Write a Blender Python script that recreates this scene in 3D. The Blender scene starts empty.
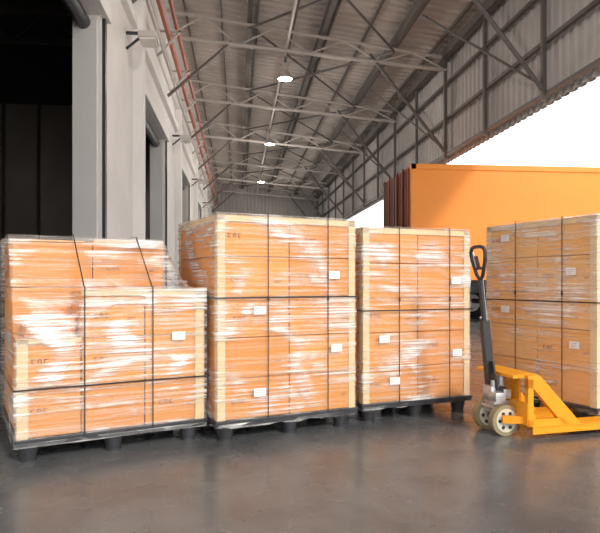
import bpy, bmesh, math, random
from mathutils import Vector, Matrix, noise
random.seed(7)
S = bpy.context.scene
C = S.collection
S.view_settings.view_transform = 'Standard'

# ------------------------------------------------------------ materials
def mat(name, col, rough=.6, metal=0, bump=None, var=None, spec=None, emit=0):
    m = bpy.data.materials.new(name); m.use_nodes = True
    nt = m.node_tree; b = nt.nodes['Principled BSDF']
    b.inputs['Base Color'].default_value = (*col, 1)
    b.inputs['Roughness'].default_value = rough
    b.inputs['Metallic'].default_value = metal
    if emit:
        b.inputs['Emission Color'].default_value = (*col, 1); b.inputs['Emission Strength'].default_value = emit
    if spec is not None: b.inputs['Specular IOR Level'].default_value = spec
    tc = nt.nodes.new('ShaderNodeTexCoord')
    if var:
        n = nt.nodes.new('ShaderNodeTexNoise'); n.inputs['Scale'].default_value = var[0]
        n.inputs['Detail'].default_value = 6
        nt.links.new(tc.outputs['Object'], n.inputs['Vector'])
        r = nt.nodes.new('ShaderNodeValToRGB')
        r.color_ramp.elements[0].position = .3; r.color_ramp.elements[1].position = .7
        r.color_ramp.elements[0].color = (*[c*(1-var[1]) for c in col], 1)
        r.color_ramp.elements[1].color = (*[min(1, c*(1+var[1])) for c in col], 1)
        nt.links.new(n.outputs['Fac'], r.inputs['Fac'])
        nt.links.new(r.outputs['Color'], b.inputs['Base Color'])
    if bump:
        n2 = nt.nodes.new('ShaderNodeTexNoise'); n2.inputs['Scale'].default_value = bump[0]
        nt.links.new(tc.outputs['Object'], n2.inputs['Vector'])
        bp = nt.nodes.new('ShaderNodeBump'); bp.inputs['Strength'].default_value = bump[1]
        bp.inputs['Distance'].default_value = .01
        nt.links.new(n2.outputs['Fac'], bp.inputs['Height'])
        nt.links.new(bp.outputs['Normal'], b.inputs['Normal'])
    return m

def carton_mat(name, c0, c1):
    m = mat(name, c0, .75, bump=(60, .15))
    nt = m.node_tree; b = nt.nodes['Principled BSDF']
    g = nt.nodes.new('ShaderNodeNewGeometry')
    r = nt.nodes.new('ShaderNodeValToRGB')
    r.color_ramp.elements[0].color = (*c0, 1); r.color_ramp.elements[1].color = (*c1, 1)
    nt.links.new(g.outputs['Random Per Island'], r.inputs['Fac'])
    nt.links.new(r.outputs['Color'], b.inputs['Base Color'])
    return m

def film_mat(name, lo, hi, seed):
    m = bpy.data.materials.new(name); m.use_nodes = True
    nt = m.node_tree; b = nt.nodes['Principled BSDF']
    b.inputs['Base Color'].default_value = (.95, .94, .94, 1)
    b.inputs['Roughness'].default_value = .12
    b.inputs['Specular IOR Level'].default_value = 1.0
    tc = nt.nodes.new('ShaderNodeTexCoord')
    def nz(scale, rot, off, detail, dist):
        mp = nt.nodes.new('ShaderNodeMapping')
        mp.inputs['Scale'].default_value = scale
        mp.inputs['Rotation'].default_value = rot
        mp.inputs['Location'].default_value = (off, off*1.7, off*.3)
        nt.links.new(tc.outputs['Object'], mp.inputs['Vector'])
        n = nt.nodes.new('ShaderNodeTexNoise'); n.inputs['Scale'].default_value = 1
        n.inputs['Detail'].default_value = detail; n.inputs['Distortion'].default_value = dist
        nt.links.new(mp.outputs['Vector'], n.inputs['Vector'])
        return n.outputs['Fac']
    def rng(src, a, b_, c, d):
        r = nt.nodes.new('ShaderNodeMapRange')
        for i, v in enumerate((a, b_, c, d)): r.inputs[i+1].default_value = v
        nt.links.new(src, r.inputs[0]); return r.outputs[0]
    def mth(op, x, y):
        k = nt.nodes.new('ShaderNodeMath'); k.operation = op
        for i, v in enumerate((x, y)):
            if isinstance(v, (int, float)): k.inputs[i].default_value = v
            else: nt.links.new(v, k.inputs[i])
        return k.outputs[0]
    s1 = nz((1.1, 1.1, 70), (0, .0, 0), seed, 4, .2)
    s2 = nz((1.5, 1.5, 42), (.16, .20, 0), seed+5, 3, .3)
    s4 = nz((1.5, 1.5, 46), (-.14, -.22, 0), seed+11, 3, .3)
    s3 = nz((2.1, 2.1, 3.4), (0, 0, 0), seed+9, 3, .9)
    a = rng(s1, .50, .66, 0, 1); c = rng(s2, .53, .67, 0, 1); e = rng(s4, .54, .68, 0, 1)
    st = mth('MAXIMUM', mth('MAXIMUM', a, c), e)
    big = rng(s3, .42, .62, .22, 1)
    al = mth('MULTIPLY', st, big)
    al = mth('MULTIPLY', al, hi)
    cl = rng(s3, .52, .74, 0, hi*.55)  # broad white clumps paint the film's highlights into its opacity
    al = mth('ADD', al, cl)
    al = mth('ADD', al, lo)
    al = mth('MINIMUM', al, .93)
    nt.links.new(al, b.inputs['Alpha'])
    h = mth('ADD', mth('ADD', s1, s2), s4)
    bp = nt.nodes.new('ShaderNodeBump'); bp.inputs['Strength'].default_value = .6
    bp.inputs['Distance'].default_value = .02
    nt.links.new(h, bp.inputs['Height']); nt.links.new(bp.outputs['Normal'], b.inputs['Normal'])
    return m

M = {}
M['carton'] = carton_mat('cardboard_orange', (.68, .255, .032), (.76, .33, .055))
M['carton_l'] = carton_mat('cardboard_light', (.82, .42, .10), (.86, .48, .15))
M['tape'] = mat('packing_tape', (.55, .22, .05), .35)
M['print'] = mat('carton_print', (.22, .06, .02), .7)
M['board'] = mat('edge_board', (.74, .55, .31), .8, var=(6, .1))
M['strap'] = mat('black_strap', (.02, .02, .023), .4)
M['label'] = mat('paper_label', (.85, .86, .88), .6)
M['labelink'] = mat('label_ink', (.25, .27, .32), .6)
M['plastic'] = mat('pallet_plastic', (.04, .042, .05), .45, var=(8, .3))
M['film1'] = film_mat('stretch_film_a', .09, 1.0, 1.3)
M['film2'] = film_mat('stretch_film_b', .07, .75, 7.1)
M['film3'] = film_mat('stretch_film_c', .07, .75, 13.7)
M['film4'] = film_mat('stretch_film_d', .10, .60, 21.2)
M['jack'] = mat('jack_yellow_paint', (.88, .34, .01), .38, var=(5, .08))
M['steel'] = mat('pump_steel', (.55, .56, .58), .35, .7, var=(12, .15))
M['black'] = mat('black_paint', (.03, .03, .035), .4)
M['tyre'] = mat('wheel_polyurethane', (.30, .25, .15), .5)
M['hub'] = mat('wheel_disc', (.66, .62, .50), .5, var=(20, .15))
M['wall'] = mat('painted_wall', (.82, .79, .77), .8, bump=(30, .15), var=(.8, .07))
M['pillar'] = mat('pillar_paint', (.88, .86, .84), .75, var=(.7, .06))
M['roof'] = mat('roof_sheet', (.62, .56, .51), .5, 0, var=(.6, .15))
M['fascia'] = mat('fascia_sheet', (.50, .47, .45), .55, 0, var=(.5, .15))
M['steelbeam'] = mat('painted_steel', (.14, .12, .11), .55, 0)
M['steellight'] = mat('galvanised_steel', (.60, .55, .51), .5, .1)
M['pipe'] = mat('red_pipe', (.48, .15, .09), .5)
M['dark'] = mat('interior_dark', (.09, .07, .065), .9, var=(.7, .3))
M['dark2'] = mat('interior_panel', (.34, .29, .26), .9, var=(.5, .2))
M['orange'] = mat('container_orange', (.80, .25, .02), .5, var=(.5, .07))
M['brown'] = mat('container_brown', (.32, .075, .022), .55, var=(1.2, .2))  # brown-red of the doors, darker than the orange sides
M['rubber'] = mat('tyre_rubber', (.02, .02, .02), .8)
M['ground'] = mat('yard_concrete', (.74, .71, .67), .9, var=(.2, .12))
M['lens'] = mat('lamp_lens', (.85, .83, .78), .4)

def floor_mat():
    m = mat('sealed_concrete_floor', (.1, .1, .1), .3)
    nt = m.node_tree; b = nt.nodes['Principled BSDF']
    tc = nt.nodes.new('ShaderNodeTexCoord')
    n = nt.nodes.new('ShaderNodeTexNoise'); n.inputs['Scale'].default_value = 1.5
    n.inputs['Detail'].default_value = 10; n.inputs['Roughness'].default_value = .7
    n.inputs['Distortion'].default_value = .6
    nt.links.new(tc.outputs['Object'], n.inputs['Vector'])
    r = nt.nodes.new('ShaderNodeValToRGB')
    r.color_ramp.elements[0].position = .34; r.color_ramp.elements[0].color = (.076, .081, .088, 1)
    r.color_ramp.elements[1].position = .68; r.color_ramp.elements[1].color = (.150, .156, .164, 1)
    nt.links.new(n.outputs['Fac'], r.inputs['Fac'])
    nt.links.new(r.outputs['Color'], b.inputs['Base Color'])
    n2 = nt.nodes.new('ShaderNodeTexNoise'); n2.inputs['Scale'].default_value = 3
    n2.inputs['Detail'].default_value = 6
    nt.links.new(tc.outputs['Object'], n2.inputs['Vector'])
    mr = nt.nodes.new('ShaderNodeMapRange')
    mr.inputs[3].default_value = .13; mr.inputs[4].default_value = .40
    nt.links.new(n2.outputs['Fac'], mr.inputs[0]); nt.links.new(mr.outputs[0], b.inputs['Roughness'])
    bp = nt.nodes.new('ShaderNodeBump'); bp.inputs['Strength'].default_value = .15
    bp.inputs['Distance'].default_value = .01
    nt.links.new(n.outputs['Fac'], bp.inputs['Height']); nt.links.new(bp.outputs['Normal'], b.inputs['Normal'])
    return m
M['floor'] = floor_mat()

# ------------------------------------------------------------ mesh helpers
class B:
    def __init__(s, *mats):
        s.bm = bmesh.new(); s.mats = [M[k] for k in mats]; s.k = {k: i for i, k in enumerate(mats)}
    def faces(s, vs, fl, m):
        v = [s.bm.verts.new(p) for p in vs]
        out = []
        for f in fl:
            fc = s.bm.faces.new([v[i] for i in f]); fc.material_index = s.k[m]; out.append(fc)
        return v, out
    def box(s, x0, x1, y0, y1, z0, z1, m, bev=0):
        v, f = s.faces([(x0,y0,z0),(x1,y0,z0),(x1,y1,z0),(x0,y1,z0),(x0,y0,z1),(x1,y0,z1),(x1,y1,z1),(x0,y1,z1)],
            [(0,3,2,1),(4,5,6,7),(0,1,5,4),(1,2,6,5),(2,3,7,6),(3,0,4,7)], m)
        if bev:
            es = list({e for q in f for e in q.edges})
            bmesh.ops.bevel(s.bm, geom=es, offset=bev, segments=2, affect='EDGES', profile=.6)
    def prism(s, pts, y0, y1, m, axis='y'):
        def P(p, t):
            return {'y': (p[0], t, p[1]), 'x': (t, p[0], p[1]), 'z': (p[0], p[1], t)}[axis]
        n = len(pts)
        s.faces([P(p, y0) for p in pts]+[P(p, y1) for p in pts],
            [tuple(range(n)), tuple(range(2*n-1, n-1, -1))]+[(i, (i+1) % n+0, (i+1) % n+n, i+n) for i in range(n)], m)
    def beam(s, p0, p1, w, h, m):
        p0, p1 = Vector(p0), Vector(p1); d = (p1-p0).normalized()
        up = Vector((0,0,1)) if abs(d.z) < .95 else Vector((0,1,0))
        a = d.cross(up).normalized()*w/2; c = a.cross(d).normalized()*h/2
        vs = [p+q for p in (p0, p1) for q in (-a-c, a-c, a+c, -a+c)]
        s.faces(vs, [(0,3,2,1),(4,5,6,7),(0,1,5,4),(1,2,6,5),(2,3,7,6),(3,0,4,7)], m)
    def cyl(s, p0, p1, r0, m, r1=None, n=20, cap=True):
        r1 = r0 if r1 is None else r1
        p0, p1 = Vector(p0), Vector(p1); d = (p1-p0).normalized()
        up = Vector((0,0,1)) if abs(d.z) < .95 else Vector((0,1,0))
        a = d.cross(up).normalized(); c = d.cross(a)
        vs = []
        for p, r in ((p0, r0), (p1, r1)):
            for i in range(n):
                t = 2*math.pi*i/n; vs.append(p+(a*math.cos(t)+c*math.sin(t))*r)
        fl = [(i, (i+1) % n, (i+1) % n+n, i+n) for i in range(n)]
        if cap: fl += [tuple(range(n-1, -1, -1)), tuple(range(n, 2*n))]
        s.faces(vs, fl, m)
    def tube(s, pts, r, m, n=12, closed=False):
        pts = [Vector(p) for p in pts]; N = len(pts); rings = []
        for i, p in enumerate(pts):
            a_ = pts[(i-1) % N] if (closed or i > 0) else p
            b_ = pts[(i+1) % N] if (closed or i < N-1) else p
            d = (b_-a_).normalized()
            up = Vector((1,0,0)) if abs(d.x) < .8 else Vector((0,0,1))
            a = d.cross(up).normalized(); c = d.cross(a)
            rings.append([s.bm.verts.new(p+(a*math.cos(2*math.pi*k/n)+c*math.sin(2*math.pi*k/n))*r) for k in range(n)])
        for i in range(N if closed else N-1):
            A, D = rings[i], rings[(i+1) % N]
            for k in range(n):
                f = s.bm.faces.new([A[k], A[(k+1) % n], D[(k+1) % n], D[k]]); f.material_index = s.k[m]
        if not closed:
            for R in (rings[0], rings[-1]):
                f = s.bm.faces.new(R); f.material_index = s.k[m]
    def done(s, name, parent=None, smooth=False, loc=None, rot=0, recalc=True):
        if recalc: bmesh.ops.recalc_face_normals(s.bm, faces=s.bm.faces)
        me = bpy.data.meshes.new(name); s.bm.to_mesh(me); s.bm.free()
        for m in s.mats: me.materials.append(m)
        if smooth:
            me.polygons.foreach_set('use_smooth', [True]*len(me.polygons))
            try: me.set_sharp_from_angle(angle=math.radians(35))
            except Exception: pass
        o = bpy.data.objects.new(name, me); C.objects.link(o)
        if parent: o.parent = parent
        if loc: o.location = loc
        o.rotation_euler[2] = rot
        return o
def empty(name, loc, rot):
    o = bpy.data.objects.new(name, None); C.objects.link(o)
    o.location = loc; o.rotation_euler[2] = rot; o.empty_display_size = .2
    return o

# ------------------------------------------------------------ building shell
XW, XR, Y0, Y1 = -2.1, 6.6, -2.0, 50.0
HL, HR = 9.5, 8.4
def hroof(x): return HL+(HR-HL)*(x-XW)/(XR-XW)

b = B('floor'); b.box(-16, 7.2, -8, 50, -.15, 0, 'floor'); b.done('floor')
b = B('ground'); b.box(7.2, 90, -40, 90, -.25, -.06, 'ground'); b.box(-30, 7.2, -40, -8, -.25, -.06, 'ground'); b.done('ground_yard')

# left dock wall with bay openings
open_ = [(4.9, 9.5), (13.0, 17.6), (21.2, 25.8), (29.4, 34.0), (37.6, 42.2)]
b = B('wall', 'pillar', 'black')
prev = Y0
for a, c in open_:
    b.box(XW-.4, XW, prev, a, 0, HL, 'wall')
    b.box(XW-.4, XW, a, c, 5.15, HL, 'wall')
    prev = c
b.box(XW-.4, XW, prev, Y1, 0, HL, 'wall')
b.done('wall_left')
k = 1
for a, c in open_:
    b = B('pillar', 'black', 'steellight', 'wall')
    b.box(XW-.41, XW-.05, c-.05, c-.004, 0, 5.14, 'pillar')
    b.box(XW+.004, XW+.05, c+.08, c+.20, 0, 5.14, 'black')
    b.box(XW+.004, XW+.05, a-.26, a-.12, 0, 5.14, 'black')
    b.box(XW+.004, XW+.10, a-.3, c+.3, 5.15, 5.38, 'pillar')
    b.box(XW+.004, XW+.20, a-.75, a-.35, 0, 6.85, 'pillar')
    b.cyl((XW-.25, a+.02, 5.02), (XW-.25, c-.06, 5.02), .11, 'black')
    b.done('door_%d' % k); k += 1
b = B('pillar'); b.box(XW, XW+.12, Y0, Y1, 6.1, 6.3, 'pillar'); b.done('trim_1')
# pipes on the wall
b = B('pipe', 'steellight')
b.cyl((XW+.30, Y0, 7.5), (XW+.30, Y1, 7.5), .07, 'pipe')
b.cyl((XW+.50, Y0, 7.75), (XW+.50, Y1, 7.75), .05, 'pipe')
b.cyl((XW+.20, Y0, 7.0), (XW+.20, Y1, 7.0), .045, 'steellight')
y = 1.0
while y < 49:
    b.beam((XW, y, 6.95), (XW+.6, y, 7.65), .05, .05, 'steellight')
    b.beam((XW, y, 7.62), (XW+.62, y, 7.62), .05, .05, 'steellight'); y += 3
b.done('wall_pipe_run', smooth=True)

# warehouse interior behind the bays, shade put into its dark colours
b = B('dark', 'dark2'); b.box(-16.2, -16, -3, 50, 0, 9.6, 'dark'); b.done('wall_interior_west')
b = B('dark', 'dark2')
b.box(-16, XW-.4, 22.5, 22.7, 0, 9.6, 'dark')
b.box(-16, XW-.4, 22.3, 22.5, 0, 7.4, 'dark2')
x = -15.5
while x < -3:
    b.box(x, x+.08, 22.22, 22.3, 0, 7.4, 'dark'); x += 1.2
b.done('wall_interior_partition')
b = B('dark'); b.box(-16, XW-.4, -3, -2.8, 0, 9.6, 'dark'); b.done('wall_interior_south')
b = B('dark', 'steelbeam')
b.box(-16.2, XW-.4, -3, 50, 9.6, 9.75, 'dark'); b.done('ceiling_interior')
for yy in (9, 13.5, 18):
    b = B('steelbeam')
    b.beam((-16, yy, 8.9), (XW-.4, yy, 8.9), .2, .2, 'steelbeam'); b.beam((-16, yy, 8.0), (XW-.4, yy, 8.0), .15, .15, 'steelbeam')
    x = -15.5; t = 0
    while x < -3.6:
        b.beam((x, yy, 8.0 if t % 2 else 8.9), (x+1, yy, 8.9 if t % 2 else 8.0), .08, .08, 'steelbeam'); x += 1; t += 1
    b.done('interior_roof_truss')

# corrugated canopy roof (ribs run across, X)
def corr(n0, n1, pitch, depth):
    pts = []; t = n0
    while t < n1:
        pts += [(t, 0), (t+pitch*.55, 0), (t+pitch*.68, depth), (t+pitch*.87, depth)]; t += pitch
    pts.append((n1, 0)); return pts
b = B('roof')
pf = corr(Y0, Y1, .36, -.055)
va = [b.bm.verts.new((XW-.4, y, HL+.05+d)) for y, d in pf]
vb = [b.bm.verts.new((XR+.1, y, HR-.01+d)) for y, d in pf]
for i in range(len(pf)-1): b.bm.faces.new([va[i], vb[i], vb[i+1], va[i+1]])
vc = [b.bm.verts.new(v.co+Vector((0,0,.12))) for v in va]; vd = [b.bm.verts.new(v.co+Vector((0,0,.12))) for v in vb]
for i in range(len(pf)-1): b.bm.faces.new([vc[i+1], vd[i+1], vd[i], vc[i]])
b.done('ceiling', recalc=False)
b = B('fascia')
pf = corr(Y0, Y1, .30, -.05)
for off, fl in ((0, 1), (.08, 0)):
    va = [b.bm.verts.new((XR+d+off, y, 4.85)) for y, d in pf]; vb = [b.bm.verts.new((XR+d+off, y, HR-.05)) for y, d in pf]
    for i in range(len(pf)-1):
        b.bm.faces.new([va[i], va[i+1], vb[i+1], vb[i]])
b.done('wall_right_fascia', recalc=False)
b = B('fascia', 'steelbeam')
pf = corr(XW, XR+.1, .30, -.05)
va = [b.bm.verts.new((x, Y1+d, 0)) for x, d in pf]; vb = [b.bm.verts.new((x, Y1+d, hroof(x))) for x, d in pf]
for i in range(len(pf)-1): b.bm.faces.new([va[i], va[i+1], vb[i+1], vb[i]])
b.beam((XW, Y1-.12, 6.2), (XR, Y1-.12, 6.2), .12, .15, 'steelbeam')
b.done('wall_back', recalc=False)

b = B('steelbeam', 'steellight')
for z in (5.0, 6.1, 7.2):
    b.beam((XR-.16, Y0, z), (XR-.16, Y1, z), .1, .08, 'steelbeam')
b.beam((XR-.25, Y0, HR-.35), (XR-.25, Y1, HR-.35), .2, .25, 'steelbeam')
y = 3
while y < 50:
    b.beam((XR-.22, y, 4.85), (XR-.22, y, HR-.1), .09, .09, 'steelbeam'); y += 3
b.done('fascia_rail_frame')
for x in (.35, 2.55, 4.75):
    b = B('steelbeam')
    z = hroof(x)
    b.beam((x, Y0, z-.28), (x, Y1, z-.28), .14, .26, 'steelbeam')
    b.done('roof_beam')
b = B('steelbeam')
x = XW+.5
while x < XR:
    b.beam((x, Y0, hroof(x)-.10), (x, Y1, hroof(x)-.10), .05, .09, 'steelbeam'); x += 1.1
b.done('roof_purlin_set')
ys = [6, 12, 18, 24, 30, 36, 42, 47.5]
for i, y in enumerate(ys):
    b = B('steellight', 'steelbeam')
    b.cyl((XW, y, 8.3), (XR-.2, y, 7.6), .06, 'steellight', n=10)
    b.cyl((XW, y, HL-.45), (XR-.2, y, HR-.42), .05, 'steellight', n=10)
    n = 8
    for j in range(n):
        x0 = XW+(XR-.2-XW)*j/n; x1 = XW+(XR-.2-XW)*(j+1)/n
        lo = lambda x: 8.3-.7*(x-XW)/(XR-.2-XW); up = lambda x: hroof(x)-.44
        p, q = ((x0, y, lo(x0)), (x1, y, up(x1))) if j % 2 == 0 else ((x0, y, up(x0)), (x1, y, lo(x1)))
        b.cyl(p, q, .03, 'steellight', n=8)
    b.cyl((XR-.25, y, 5.1), (XR-2.6, y, 8.0), .05, 'steelbeam', n=10)
    b.cyl((XW, y, 6.5), (XW+1.9, y, 8.2), .045, 'steelbeam', n=10)
    b.done('roof_truss', smooth=True)
b = B('steelbeam', 'steellight')
for i in range(len(ys)-1):
    ya, yb = ys[i], ys[i+1]
    b.cyl((.35, ya, hroof(.35)-.5), (4.75, yb, hroof(4.75)-.5), .035, 'steelbeam', n=8)
    b.cyl((4.75, ya, hroof(4.75)-.55), (.35, yb, hroof(.35)-.55), .035, 'steelbeam', n=8)
    b.cyl((XR-.3, ya, 5.2), (XR-1.9, yb-3, 7.9), .03, 'steelbeam', n=8)
for gx in (1.45,):
    z0 = 8.3-.7*(gx-XW)/(XR-.2-XW)+.08; z1 = hroof(gx)-.35
    b.cyl((gx, 4, z0), (gx, 48, z0), .04, 'steellight', n=8)
    y = 6; t = 0
    while y < 47.5:
        b.cyl((gx, y, z0 if t % 2 else z1), (gx, y+1.5, z1 if t % 2 else z0), .022, 'steellight', n=6); y += 1.5; t += 1
b.done('roof_brace_set', smooth=True)
# high bay lamps
for y, pw in ((9, 150), (18.6, 230), (27.5, 230), (38, 260)):
    b = B('steellight', 'lens', 'black')
    b.cyl((1.45, y, 7.85), (1.45, y, 8.1), .02, 'black', n=8)
    b.cyl((1.45, y, 7.65), (1.45, y, 7.85), .08, 'steellight')
    b.cyl((1.45, y, 7.38), (1.45, y, 7.65), .25, 'steellight', r1=.08)
    b.cyl((1.45, y, 7.355), (1.45, y, 7.38), .22, 'lens')
    o = b.done('high_bay_lamp', smooth=True)
    l = bpy.data.lights.new('lamp_fill', 'POINT'); l.energy = pw; l.color = (1, .94, .87); l.shadow_soft_size = .06
    lo_ = bpy.data.objects.new('lamp_fill', l); C.objects.link(lo_); lo_.location = (1.45, y, 7.27); lo_.parent = o  # fill light added below each lamp to brighten walls and roof
for y in (11.6, 19.6, 27.8, 36):
    b = B('steellight', 'lens', 'black')
    b.beam((XW, y, 5.75), (XW+.45, y, 5.75), .05, .05, 'black')
    b.beam((XW, y, 5.45), (XW+.35, y, 5.75), .04, .04, 'black')
    b.box(XW+.25, XW+.6, y-.25, y+.25, 5.6, 5.72, 'steellight', .02)
    b.box(XW+.28, XW+.57, y-.22, y+.22, 5.57, 5.6, 'lens')
    b.done('wall_floodlight')

# ------------------------------------------------------------ orange lorry trailer
T = empty('truck_trailer', (4.36, 14.75, 0), 0)
b = B('orange', 'brown')
b.box(0.03, 12.2, 0, 2.95, 1.15, 4.0, 'orange')
b.box(-.02, 12.25, -.03, .06, 3.9, 4.03, 'orange'); b.box(-.02, 12.25, 2.89, 2.98, 3.9, 4.03, 'brown')
b.box(-.02, 12.25, -.03, .06, 1.1, 1.28, 'orange')
b.box(-.03, .10, -.03, .10, 1.1, 4.03, 'orange')
b.done('cargo_box', T)
b = B('brown', 'black')
b.box(-.02, .03, .1, 2.9, 1.15, 4.0, 'brown')
y = .16
while y < 2.8:
    b.box(-.06, -.02, y, y+.1, 1.2, 3.95, 'brown'); y += .19
b.box(-.07, -.01, 1.46, 1.52, 1.15, 4.0, 'black')
for y in (.5, 1.05, 1.9, 2.45):
    b.cyl((-.09, y, 1.15), (-.09, y, 3.98), .018, 'black', n=8)
b.done('rear_doors', T)
b = B('black', 'rubber', 'steel')
b.box(.1, 12, .7, .9, .75, 1.15, 'black'); b.box(.1, 12, 1.6, 1.8, .75, 1.15, 'black')
b.box(0, .12, .1, 2.4, .55, .7, 'black'); b.box(.02, .1, .7, .8, .6, 1.1, 'black'); b.box(.02, .1, 1.7, 1.8, .6, 1.1, 'black')
for x in (.65, 2.5, 3.7):
    b.cyl((x, .3, .5), (x, 2.2, .5), .07, 'black')
    for y in (.05, 2.35):
        b.cyl((x, y, .44), (x, y+.5, .44), .5, 'rubber', n=32); b.cyl((x, y-.01, .44), (x, y+.51, .44), .26, 'steel', n=24)
b.box(9.8, 10.0, .5, .65, -.06, 1.0, 'black'); b.box(9.8, 10.0, 1.85, 2.0, -.06, 1.0, 'black')
b.done('chassis', T, smooth=True)

# ------------------------------------------------------------ pallets
def pallet_base(P, W, D, feet):
    b = B('plastic')
    b.box(0, W, 0, D, .118, .138, 'plastic', .004)
    for yy in (0, D/2-.05, D-.1):
        b.box(0.01, W-.01, yy+.005, yy+.095, .098, .12, 'plastic')
    for xx in (0.005, W-.075): b.box(xx, xx+.07, .01, D-.01, .1, .12, 'plastic')
    for fx in feet:
        for fy in (.075, D/2, D-.075):
            b.cyl((fx, fy, 0), (fx, fy, .105), .042, 'plastic', r1=.062, n=20)
            b.cyl((fx, fy, 0), (fx, fy, .012), .050, 'plastic', n=20)
    b.done('pallet', P, smooth=True)

def carton_block(b, x0, x1, y0, y1, z0, z1, nx, ny, nz, cm, shift=True, g=.003):
    for k in range(nz):
        za = z0+(z1-z0)*k/nz; zb = z0+(z1-z0)*(k+1)/nz
        for i in range(nx):
            xa = x0+(x1-x0)*i/nx; xb = x0+(x1-x0)*(i+1)/nx
            for j in range(ny):
                ya = y0+(y1-y0)*j/ny; yb = y0+(y1-y0)*(j+1)/ny
                if 0 < i < nx-1 and 0 < j < ny-1 and k < nz-1: continue
                jt = random.uniform(0, .006)
                b.box(xa+g, xb-g, ya+g+jt, yb-g, za+g*.4, zb-g, cm, .007)
                fy = ya+g+jt
                if j == 0:
                    zc = (za+zb)/2; xc = (xa+xb)/2
                    b.box(xa+.03, xb-.03, fy-.0012, fy-.0004, zb-.032, zb-.028, 'tape')
                    if random.random() < .75:
                        w0 = xa+.06+random.uniform(0, .06)
                        zz = zc+random.uniform(-.02, .02)
                        for q in range(3):
                            xx = w0+q*.034
                            b.box(xx, xx+.006, fy-.002, fy-.0005, zz-.014, zz+.014, 'print')
                            b.box(xx, xx+.021, fy-.002, fy-.0005, zz+.009, zz+.014, 'print')
                            if q != 1: b.box(xx, xx+.021, fy-.002, fy-.0005, zz-.014, zz-.009, 'print')
                            else: b.box(xx+.015, xx+.021, fy-.002, fy-.0005, zz-.014, zz+.014, 'print')
                    if random.random() < .35:
                        b.box(xb-.11, xb-.06, fy-.002, fy-.0005, zc-.03, zc-.026, 'print')
                        b.box(xb-.11, xb-.08, fy-.002, fy-.0005, zc-.04, zc-.036, 'print')
                if k == nz-1:
                    b.box(xa+.01, xb-.01, (ya+yb)/2-.025, (ya+yb)/2+.025, zb-g, zb-g+.001, 'tape')

def ring(x0, x1, y0, y1, r, n_side=26, nc=6):
    pts = []
    cs = [((x1-r, y0+r), -90), ((x1-r, y1-r), 0), ((x0+r, y1-r), 90), ((x0+r, y0+r), 180)]
    for idx, ((cx, cy), a0) in enumerate(cs):
        arc = [(cx+r*math.cos(math.radians(a0+90*t/nc)), cy+r*math.sin(math.radians(a0+90*t/nc))) for t in range(nc+1)]
        pts += arc
        (nx_, ny_), na = cs[(idx+1) % 4]
        st = arc[-1]; en = (nx_+r*math.cos(math.radians(na)), ny_+r*math.sin(math.radians(na)))
        for t in range(1, n_side): pts.append((st[0]+(en[0]-st[0])*t/n_side, st[1]+(en[1]-st[1])*t/n_side))
    return pts

def film_box(P, W, D, zt, fm, seed, off=.016):
    b = B(fm)
    base = ring(.02-off, W-.02+off, .02-off, D-.02+off, .022)
    N = len(base); nz = 84; z0 = .085
    rows = []
    cx, cy = W/2, D/2
    for k in range(nz+1):
        z = z0+(zt+off-z0)*k/nz; row = []
        for (x, y) in base:
            n1 = noise.noise(Vector((x*3+seed, y*3, z*26)))*.0045+noise.noise(Vector((x*9+seed, y*9, z*50)))*.002
            if k > nz-3: n1 -= .004
            lowz = max(0, (.14-z)/.06)
            wav = noise.noise(Vector((x*8, y*8, seed)))*.02*lowz
            d = Vector((x-cx, y-cy)); 
            sc = 1+(n1-.003*lowz)/(W/2)
            row.append(b.bm.verts.new((cx+d.x*sc, cy+d.y*sc, z+wav+(abs(wav) if k == 0 else 0))))
        rows.append(row)
    for k in range(nz):
        for i in range(N):
            b.bm.faces.new([rows[k][i], rows[k][(i+1) % N], rows[k+1][(i+1) % N], rows[k+1][i]])
    c = b.bm.verts.new((cx, cy, zt+off+.002))
    for i in range(N): b.bm.faces.new([rows[-1][i], rows[-1][(i+1) % N], c])
    o = b.done('stretch_film', P, smooth=False)
    o.data.polygons.foreach_set('use_smooth', [True]*len(o.data.polygons))

def protectors(P, x0, x1, y0, y1, z0, z1, w=.055, t=.004, corners=((0,0),(1,0),(0,1),(1,1))):
    b = B('board')
    for cx, cy in corners:
        X = x0-t if cx == 0 else x1+t; Y = y0-t if cy == 0 else y1+t
        sx = 1 if cx == 0 else -1; sy = 1 if cy == 0 else -1
        b.box(min(X, X+sx*w), max(X, X+sx*w), min(Y, Y+sy*t), max(Y, Y+sy*t), z0, z1+t, 'board')
        b.box(min(X, X+sx*t), max(X, X+sx*t), min(Y, Y+sy*w), max(Y, Y+sy*w), z0, z1+t, 'board')
    for Y, s in ((y0-t, 1), (y1+t, -1)):
        b.box(x0, x1, min(Y, Y+s*t), max(Y, Y+s*t), z1-w*.7, z1+t, 'board')
        b.box(x0, x1, min(Y, Y+s*w), max(Y, Y+s*w), z1, z1+t, 'board')
    for X, s in ((x0-t, 1), (x1+t, -1)):
        b.box(min(X, X+s*t), max(X, X+s*t), y0, y1, z1-w*.7, z1+t, 'board')
        b.box(min(X, X+s*w), max(X, X+s*w), y0, y1, z1, z1+t, 'board')
    b.done('edge_protectors', P)

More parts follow.
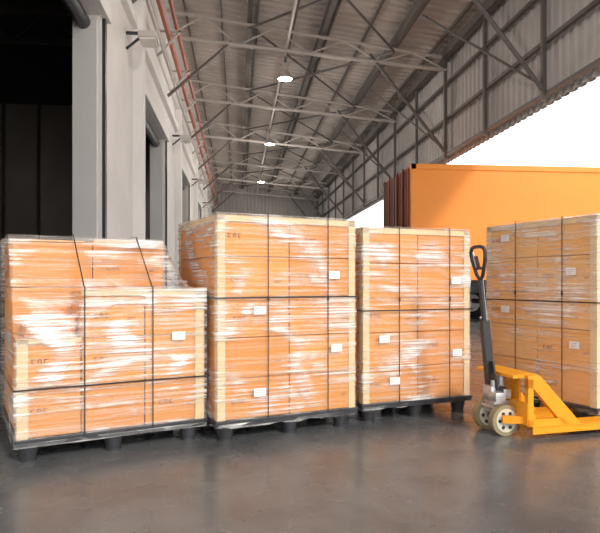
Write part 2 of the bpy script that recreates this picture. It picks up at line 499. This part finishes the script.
def straps(P, x0, x1, y0, y1, zt, hz, vx, e=.021, w=.0065, zb=.12):
    b = B('strap', 'steel')
    t = .002
    for z in hz:
        for (a, c, d, f) in ((x0-e, x1+e, y0-e-t, y0-e), (x0-e, x1+e, y1+e, y1+e+t), (x0-e-t, x0-e, y0-e, y1+e), (x1+e, x1+e+t, y0-e, y1+e)):
            b.box(a, c, d, f, z-w*.7, z+w*.7, 'strap')
    for x in vx:
        b.box(x-w/2, x+w/2, y0-e-t, y0-e, zb, zt+e, 'strap'); b.box(x-w/2, x+w/2, y1+e, y1+e+t, zb, zt+e, 'strap')
        b.box(x-w/2, x+w/2, y0-e-t, y1+e+t, zt+e, zt+e+t, 'strap')
        b.box(x-w/2-.004, x+w/2+.004, y0-e-t-.003, y0-e, zt*.62, zt*.62+.03, 'strap')
    b.done('straps', P)

def labels(P, lst, y):
    b = B('label', 'labelink')
    for x, z in lst:
        w, h = .088, .055
        b.box(x-w/2, x+w/2, y-.0012, y, z-h/2, z+h/2, 'label')
        for q in range(3):
            b.box(x-w*.38, x+w*(.30-.12*q), y-.002, y-.001, z+.012-q*.014, z+.0145-q*.014, 'labelink')
    b.done('shipping_labels', P)

def full_pallet(loc, rot, W, D, zt, nx, nz, cm, fm, seed, hz, vx, lab, feet):
    P = empty('wrapped_pallet_load', loc, rot)
    pallet_base(P, W, D, feet)
    b = B(cm, 'tape', 'print')
    carton_block(b, .02, W-.02, .02, D-.02, .139, zt, nx, 2, nz, cm)
    b.done('cartons', P)
    protectors(P, .02, W-.02, .02, D-.02, .139, zt)
    film_box(P, W, D, zt, fm, seed)
    straps(P, .02, W-.02, .02, D-.02, zt, hz, vx)
    labels(P, lab, .02-.0225)
    return P

full_pallet((-.145, 3.925, 0), math.radians(20.1), 1.08, 1.0, 1.49, 2, 5, 'carton', 'film2', 3.1,
    (.945,), (.37, .83), ((.31, .86), (.31, .31), (.90, .58), (.88, 1.10)), (.09, .56, .97))
full_pallet((.915, 4.379, 0), math.radians(16.1), 1.0, 1.0, 1.455, 2, 5, 'carton', 'film3', 8.4,
    (.835,), (.32, .78), ((.19, .62), (.28, .30), (.85, .49), (.84, 1.06)), (.09, .50, .91))
full_pallet((2.161, 5.105, 0), math.radians(-69), 1.12, 1.0, 1.53, 2, 5, 'carton_l', 'film4', 15.2,
    (.90,), (.36, .82), ((.25, 1.42), (.25, .82), (.90, 1.13), (.93, .58)), (.09, .48, .93))

# stepped load in the left foreground
W, D = 1.165, 1.1
P = empty('wrapped_pallet_load', (-1.271, 3.574, 0), math.radians(24.1))
pallet_base(P, W, D, (.08, .57, 1.06))
b = B('carton', 'tape', 'print', 'board')
carton_block(b, .02, .37, .02, .39, .139, .715, 1, 1, 2, 'carton')
carton_block(b, .37, W-.02, .02, .39, .139, .995, 2, 1, 3, 'carton')
carton_block(b, .02, 1.0, .40, D-.02, .139, 1.31, 2, 1, 4, 'carton')
b.box(.07, .36, .16, .39, .717, .83, 'carton', .006)
b.box(.52, 1.005, .42, D-.03, 1.312, 1.335, 'board', .004)
b.box(.03, .46, .42, D-.05, 1.312, 1.325, 'board', .004)
b.done('cartons', P)
b = B('board')
b.box(.012, .075, .013, .017, .139, .715, 'board'); b.box(.012, .016, .013, .075, .139, .715, 'board')
b.box(W-.075, W-.012, .013, .017, .139, 1.0, 'board'); b.box(W-.016, W-.012, .013, .075, .139, 1.0, 'board')
b.box(.37, W-.012, .013, .017, .965, 1.0, 'board'); b.box(.37, W-.012, .013, .07, .998, 1.002, 'board')
b.box(.02, .37, .013, .017, .69, .718, 'board')
b.done('edge_protectors', P)
b = B('film1')
def prof(x):
    f = min(1, max(0, (x-.33)/.07)); f = f*f*(3-2*f)
    g = min(1, max(0, (x-.99)/.14))
    zf = .735+(1.012-.735)*f
    zb = 1.352+(1.06-1.352)*g
    return [(.004, .09), (.004, zf), (.018, zf+.006), (.385, zb-.02 if g < 1 else 1.02), (.40, zb), (D-.01, zb), (D-.004, zb-.01), (D-.004, .09)]
xs = [ -.004+(W+.008)*i/90 for i in range(91)]
cnt = [70, 2, 30, 2, 30, 2, 60]
rows = []
for x in xs:
    pr = prof(x); row = []
    for s_ in range(len(cnt)):
        a, c = pr[s_], pr[s_+1]
        for t in range(cnt[s_]):
            u = t/cnt[s_]
            y = a[0]+(c[0]-a[0])*u; z = a[1]+(c[1]-a[1])*u
            nn = noise.noise(Vector((x*3, y*3+4, z*24)))*.0045+noise.noise(Vector((x*10, y*9, z*45)))*.002
            if s_ == 0: y += nn
            elif s_ == 2: z += nn*2-.03*math.sin(math.pi*u)*(1 if x > .4 else .2); 
            else: z += nn*.5
            row.append(b.bm.verts.new((x, y, z)))
    row.append(b.bm.verts.new((x, pr[-1][0], pr[-1][1])))
    rows.append(row)
for i in range(len(rows)-1):
    for j in range(len(rows[0])-1):
        b.bm.faces.new([rows[i][j], rows[i+1][j], rows[i+1][j+1], rows[i][j+1]])
for row in (rows[0], rows[-1]): b.bm.faces.new(row)
o = b.done('stretch_film', P); o.data.polygons.foreach_set('use_smooth', [len(p.vertices) == 4 for p in o.data.polygons])
b = B('strap')
for z in (.425,):
    b.box(-.006, W+.006, -.006, -.004, z-.0045, z+.0045, 'strap'); b.box(-.008, -.006, -.006, D+.006, z-.0045, z+.0045, 'strap')
    b.box(W+.006, W+.008, -.006, D+.006, z-.0045, z+.0045, 'strap')
for x in (.385, .80):
    b.box(x-.0035, x+.0035, -.006, -.004, .12, 1.022, 'strap')
    b.box(x-.0035, x+.0035, -.006, .03, 1.022, 1.024, 'strap')
    b.beam((x, .02, 1.024), (x, .40, 1.362), .007, .002, 'strap'); b.box(x-.0035, x+.0035, .40, D, 1.36, 1.362, 'strap')
b.done('straps', P)
labels(P, ((.97, .70),), -.0045)

# ------------------------------------------------------------ pallet jack
J = empty('pallet_jack', (1.827, 4.054, 0), math.radians(10))
b = B('jack', 'black', 'steel')
for sy in (-1, 1):
    yc = sy*.19
    L0, L1 = .08, 1.20
    pts = [(L0, yc-.075), (L1-.12, yc-.075), (L1, yc-.035), (L1, yc+.035), (L1-.12, yc+.075), (L0, yc+.075)]
    b.prism(pts, .076, .086, 'jack', 'z')
    b.box(L0, L1-.12, yc-.075, yc-.067, .035, .08, 'jack'); b.box(L0, L1-.12, yc+.067, yc+.075, .035, .08, 'jack')
    b.box(L1-.03, L1-.005, yc-.035, yc+.035, .045, .08, 'jack')
    b.beam((.2, yc, .055), (1.0, yc, .05), .03, .02, 'black')
    b.cyl((1.02, yc-.045, .036), (1.02, yc+.045, .036), .035, 'steel')
    ya, yb = (yc-.02*sy+.045*sy, yc+.055*sy+.01*sy)
    ya, yb = min(ya, yb), max(ya, yb)
    b.prism([(.05, .425), (.11, .435), (.15, .415), (.47, .085), (.33, .085), (.09, .34), (.05, .34)], ya, yb, 'jack')
    b.prism([(.05, .40), (.09, .40), (.09, .085), (.05, .085)], ya, yb, 'jack')
    b.prism([(.05, .13), (.32, .13), (.38, .085), (.05, .085)], ya, yb, 'jack')
b.box(.045, .065, -.25, .25, .09, .24, 'jack', .004)
b.prism([(-.04, .425), (.12, .435), (.15, .415), (.12, .405), (-.04, .405)], -.215, .215, 'jack')
b.box(.075, .09, -.12, .12, .2, .42, 'jack')
b.box(.06, .12, -.24, .24, .085, .16, 'jack', .004)
b.beam((.06, -.2, .12), (-.07, -.14, .12), .03, .05, 'jack'); b.beam((.06, .2, .12), (-.07, .14, .12), .03, .05, 'jack')
b.done('fork_frame', J)
b = B('tyre', 'hub', 'black', 'steel')
for sy in (-1, 1):
    yc = sy*.10
    b.cyl((-.03, yc-.027, .105), (-.03, yc+.027, .105), .105, 'tyre', n=40)
    for s2 in (-1, 1):
        f = yc+s2*.027
        b.cyl((-.03, f, .105), (-.03, f+s2*.004, .105), .080, 'hub', n=36)
        b.cyl((-.03, f, .105), (-.03, f+s2*.014, .105), .026, 'steel', n=20)
        b.cyl((-.03, f, .105), (-.03, f+s2*.020, .105), .011, 'black', n=12)
        for q in range(6):
            t = q*math.pi/3
            b.cyl((-.03+.053*math.cos(t), f, .105+.053*math.sin(t)), (-.03+.053*math.cos(t), f+s2*.0055, .105+.053*math.sin(t)), .013, 'black', n=12)
b.cyl((-.03, -.12, .105), (-.03, .12, .105), .014, 'steel')
b.done('steer_wheels', J, smooth=True)
b = B('steel', 'black', 'jack')
b.box(-.08, .045, -.06, .06, .135, .23, 'steel', .01)
b.cyl((-.03, 0, .10), (-.03, 0, .16), .05, 'black')
b.cyl((.01, 0, .23), (.01, 0, .39), .035, 'steel')
b.cyl((.01, 0, .38), (.01, 0, .41), .02, 'steel')
b.box(-.10, -.01, -.055, .055, .225, .33, 'steel', .012)
b.cyl((-.05, -.07, .26), (-.05, .07, .26), .022, 'steel')
b.cyl((-.075, -.04, .33), (-.075, -.04, .37), .017, 'steel')
b.cyl((-.02, -.075, .30), (-.02, -.05, .30), .03, 'black')
b.box(-.02, .04, -.085, -.06, .24, .31, 'steel', .006)
b.box(-.12, -.04, -.14, -.05, .235, .30, 'steel', .01)
b.cyl((-.085, -.085, .18), (-.085, .085, .18), .012, 'steel')
b.done('hydraulic_pump', J, smooth=True)
b = B('black', 'steel', 'jack')
b.beam((-.05, -.045, .24), (-.085, -.03, .50), .012, .06, 'black'); b.beam((-.05, .045, .24), (-.085, .03, .50), .012, .06, 'black')
b.beam((-.08, 0, .42), (-.118, 0, .78), .055, .045, 'black')
b.cyl((-.115, 0, .74), (-.150, 0, 1.08), .017, 'black')
loop = []
A = Vector((-.15, 0, 1.06)); d = Vector((-.10, 0, .99)).normalized(); s = Vector((0, 1, 0))
for (u, v) in ((0, 0), (.035, .035), (.055, .08), (.082, .15), (.088, .20), (.07, .228), (.03, .236), (-.03, .236), (-.07, .228), (-.088, .20), (-.082, .15), (-.055, .08), (-.035, .035)):
    loop.append(A+s*u+d*v)
b.tube(loop, .013, 'black', closed=True)
b.cyl(A+s*-.06+d*.085, A+s*.06+d*.085, .010, 'black')
b.beam(A+d*.08, A+d*.17+Vector((-.02, 0, 0)), .012, .03, 'black')
b.cyl(A+s*.03+d*.08, A+s*.06+d*.20, .007, 'steel', n=8)
b.tube([A+d*.03+Vector((.02, 0, 0)), (-.10, 0, .8), (-.065, 0, .5), (-.03, 0, .3)], .004, 'steel', n=8)
b.done('steering_handle', J, smooth=True)

# ------------------------------------------------------------ light
w = bpy.data.worlds.new('world'); S.world = w; w.use_nodes = True
bg = w.node_tree.nodes['Background']
bg.inputs[0].default_value = (1.0, .985, .96, 1); bg.inputs[1].default_value = 2.15
def sun(name, d, e, ang, col):
    l = bpy.data.lights.new(name, 'SUN'); l.energy = e; l.angle = math.radians(ang); l.color = col
    o = bpy.data.objects.new(name, l); C.objects.link(o)
    o.rotation_euler = Vector(d).to_track_quat('-Z', 'Y').to_euler(); o.location = (10, -10, 12)
sun('sun', (-.40, .72, -.55), 1.9, 8, (1, .93, .82))

cam = bpy.data.cameras.new('camera'); co = bpy.data.objects.new('camera', cam); C.objects.link(co)
cam.lens = 36; cam.sensor_width = 36; cam.shift_y = .0258
co.location = (0, 0, 1.05); co.rotation_euler = (math.radians(90), 0, math.radians(-5.9))
S.camera = co
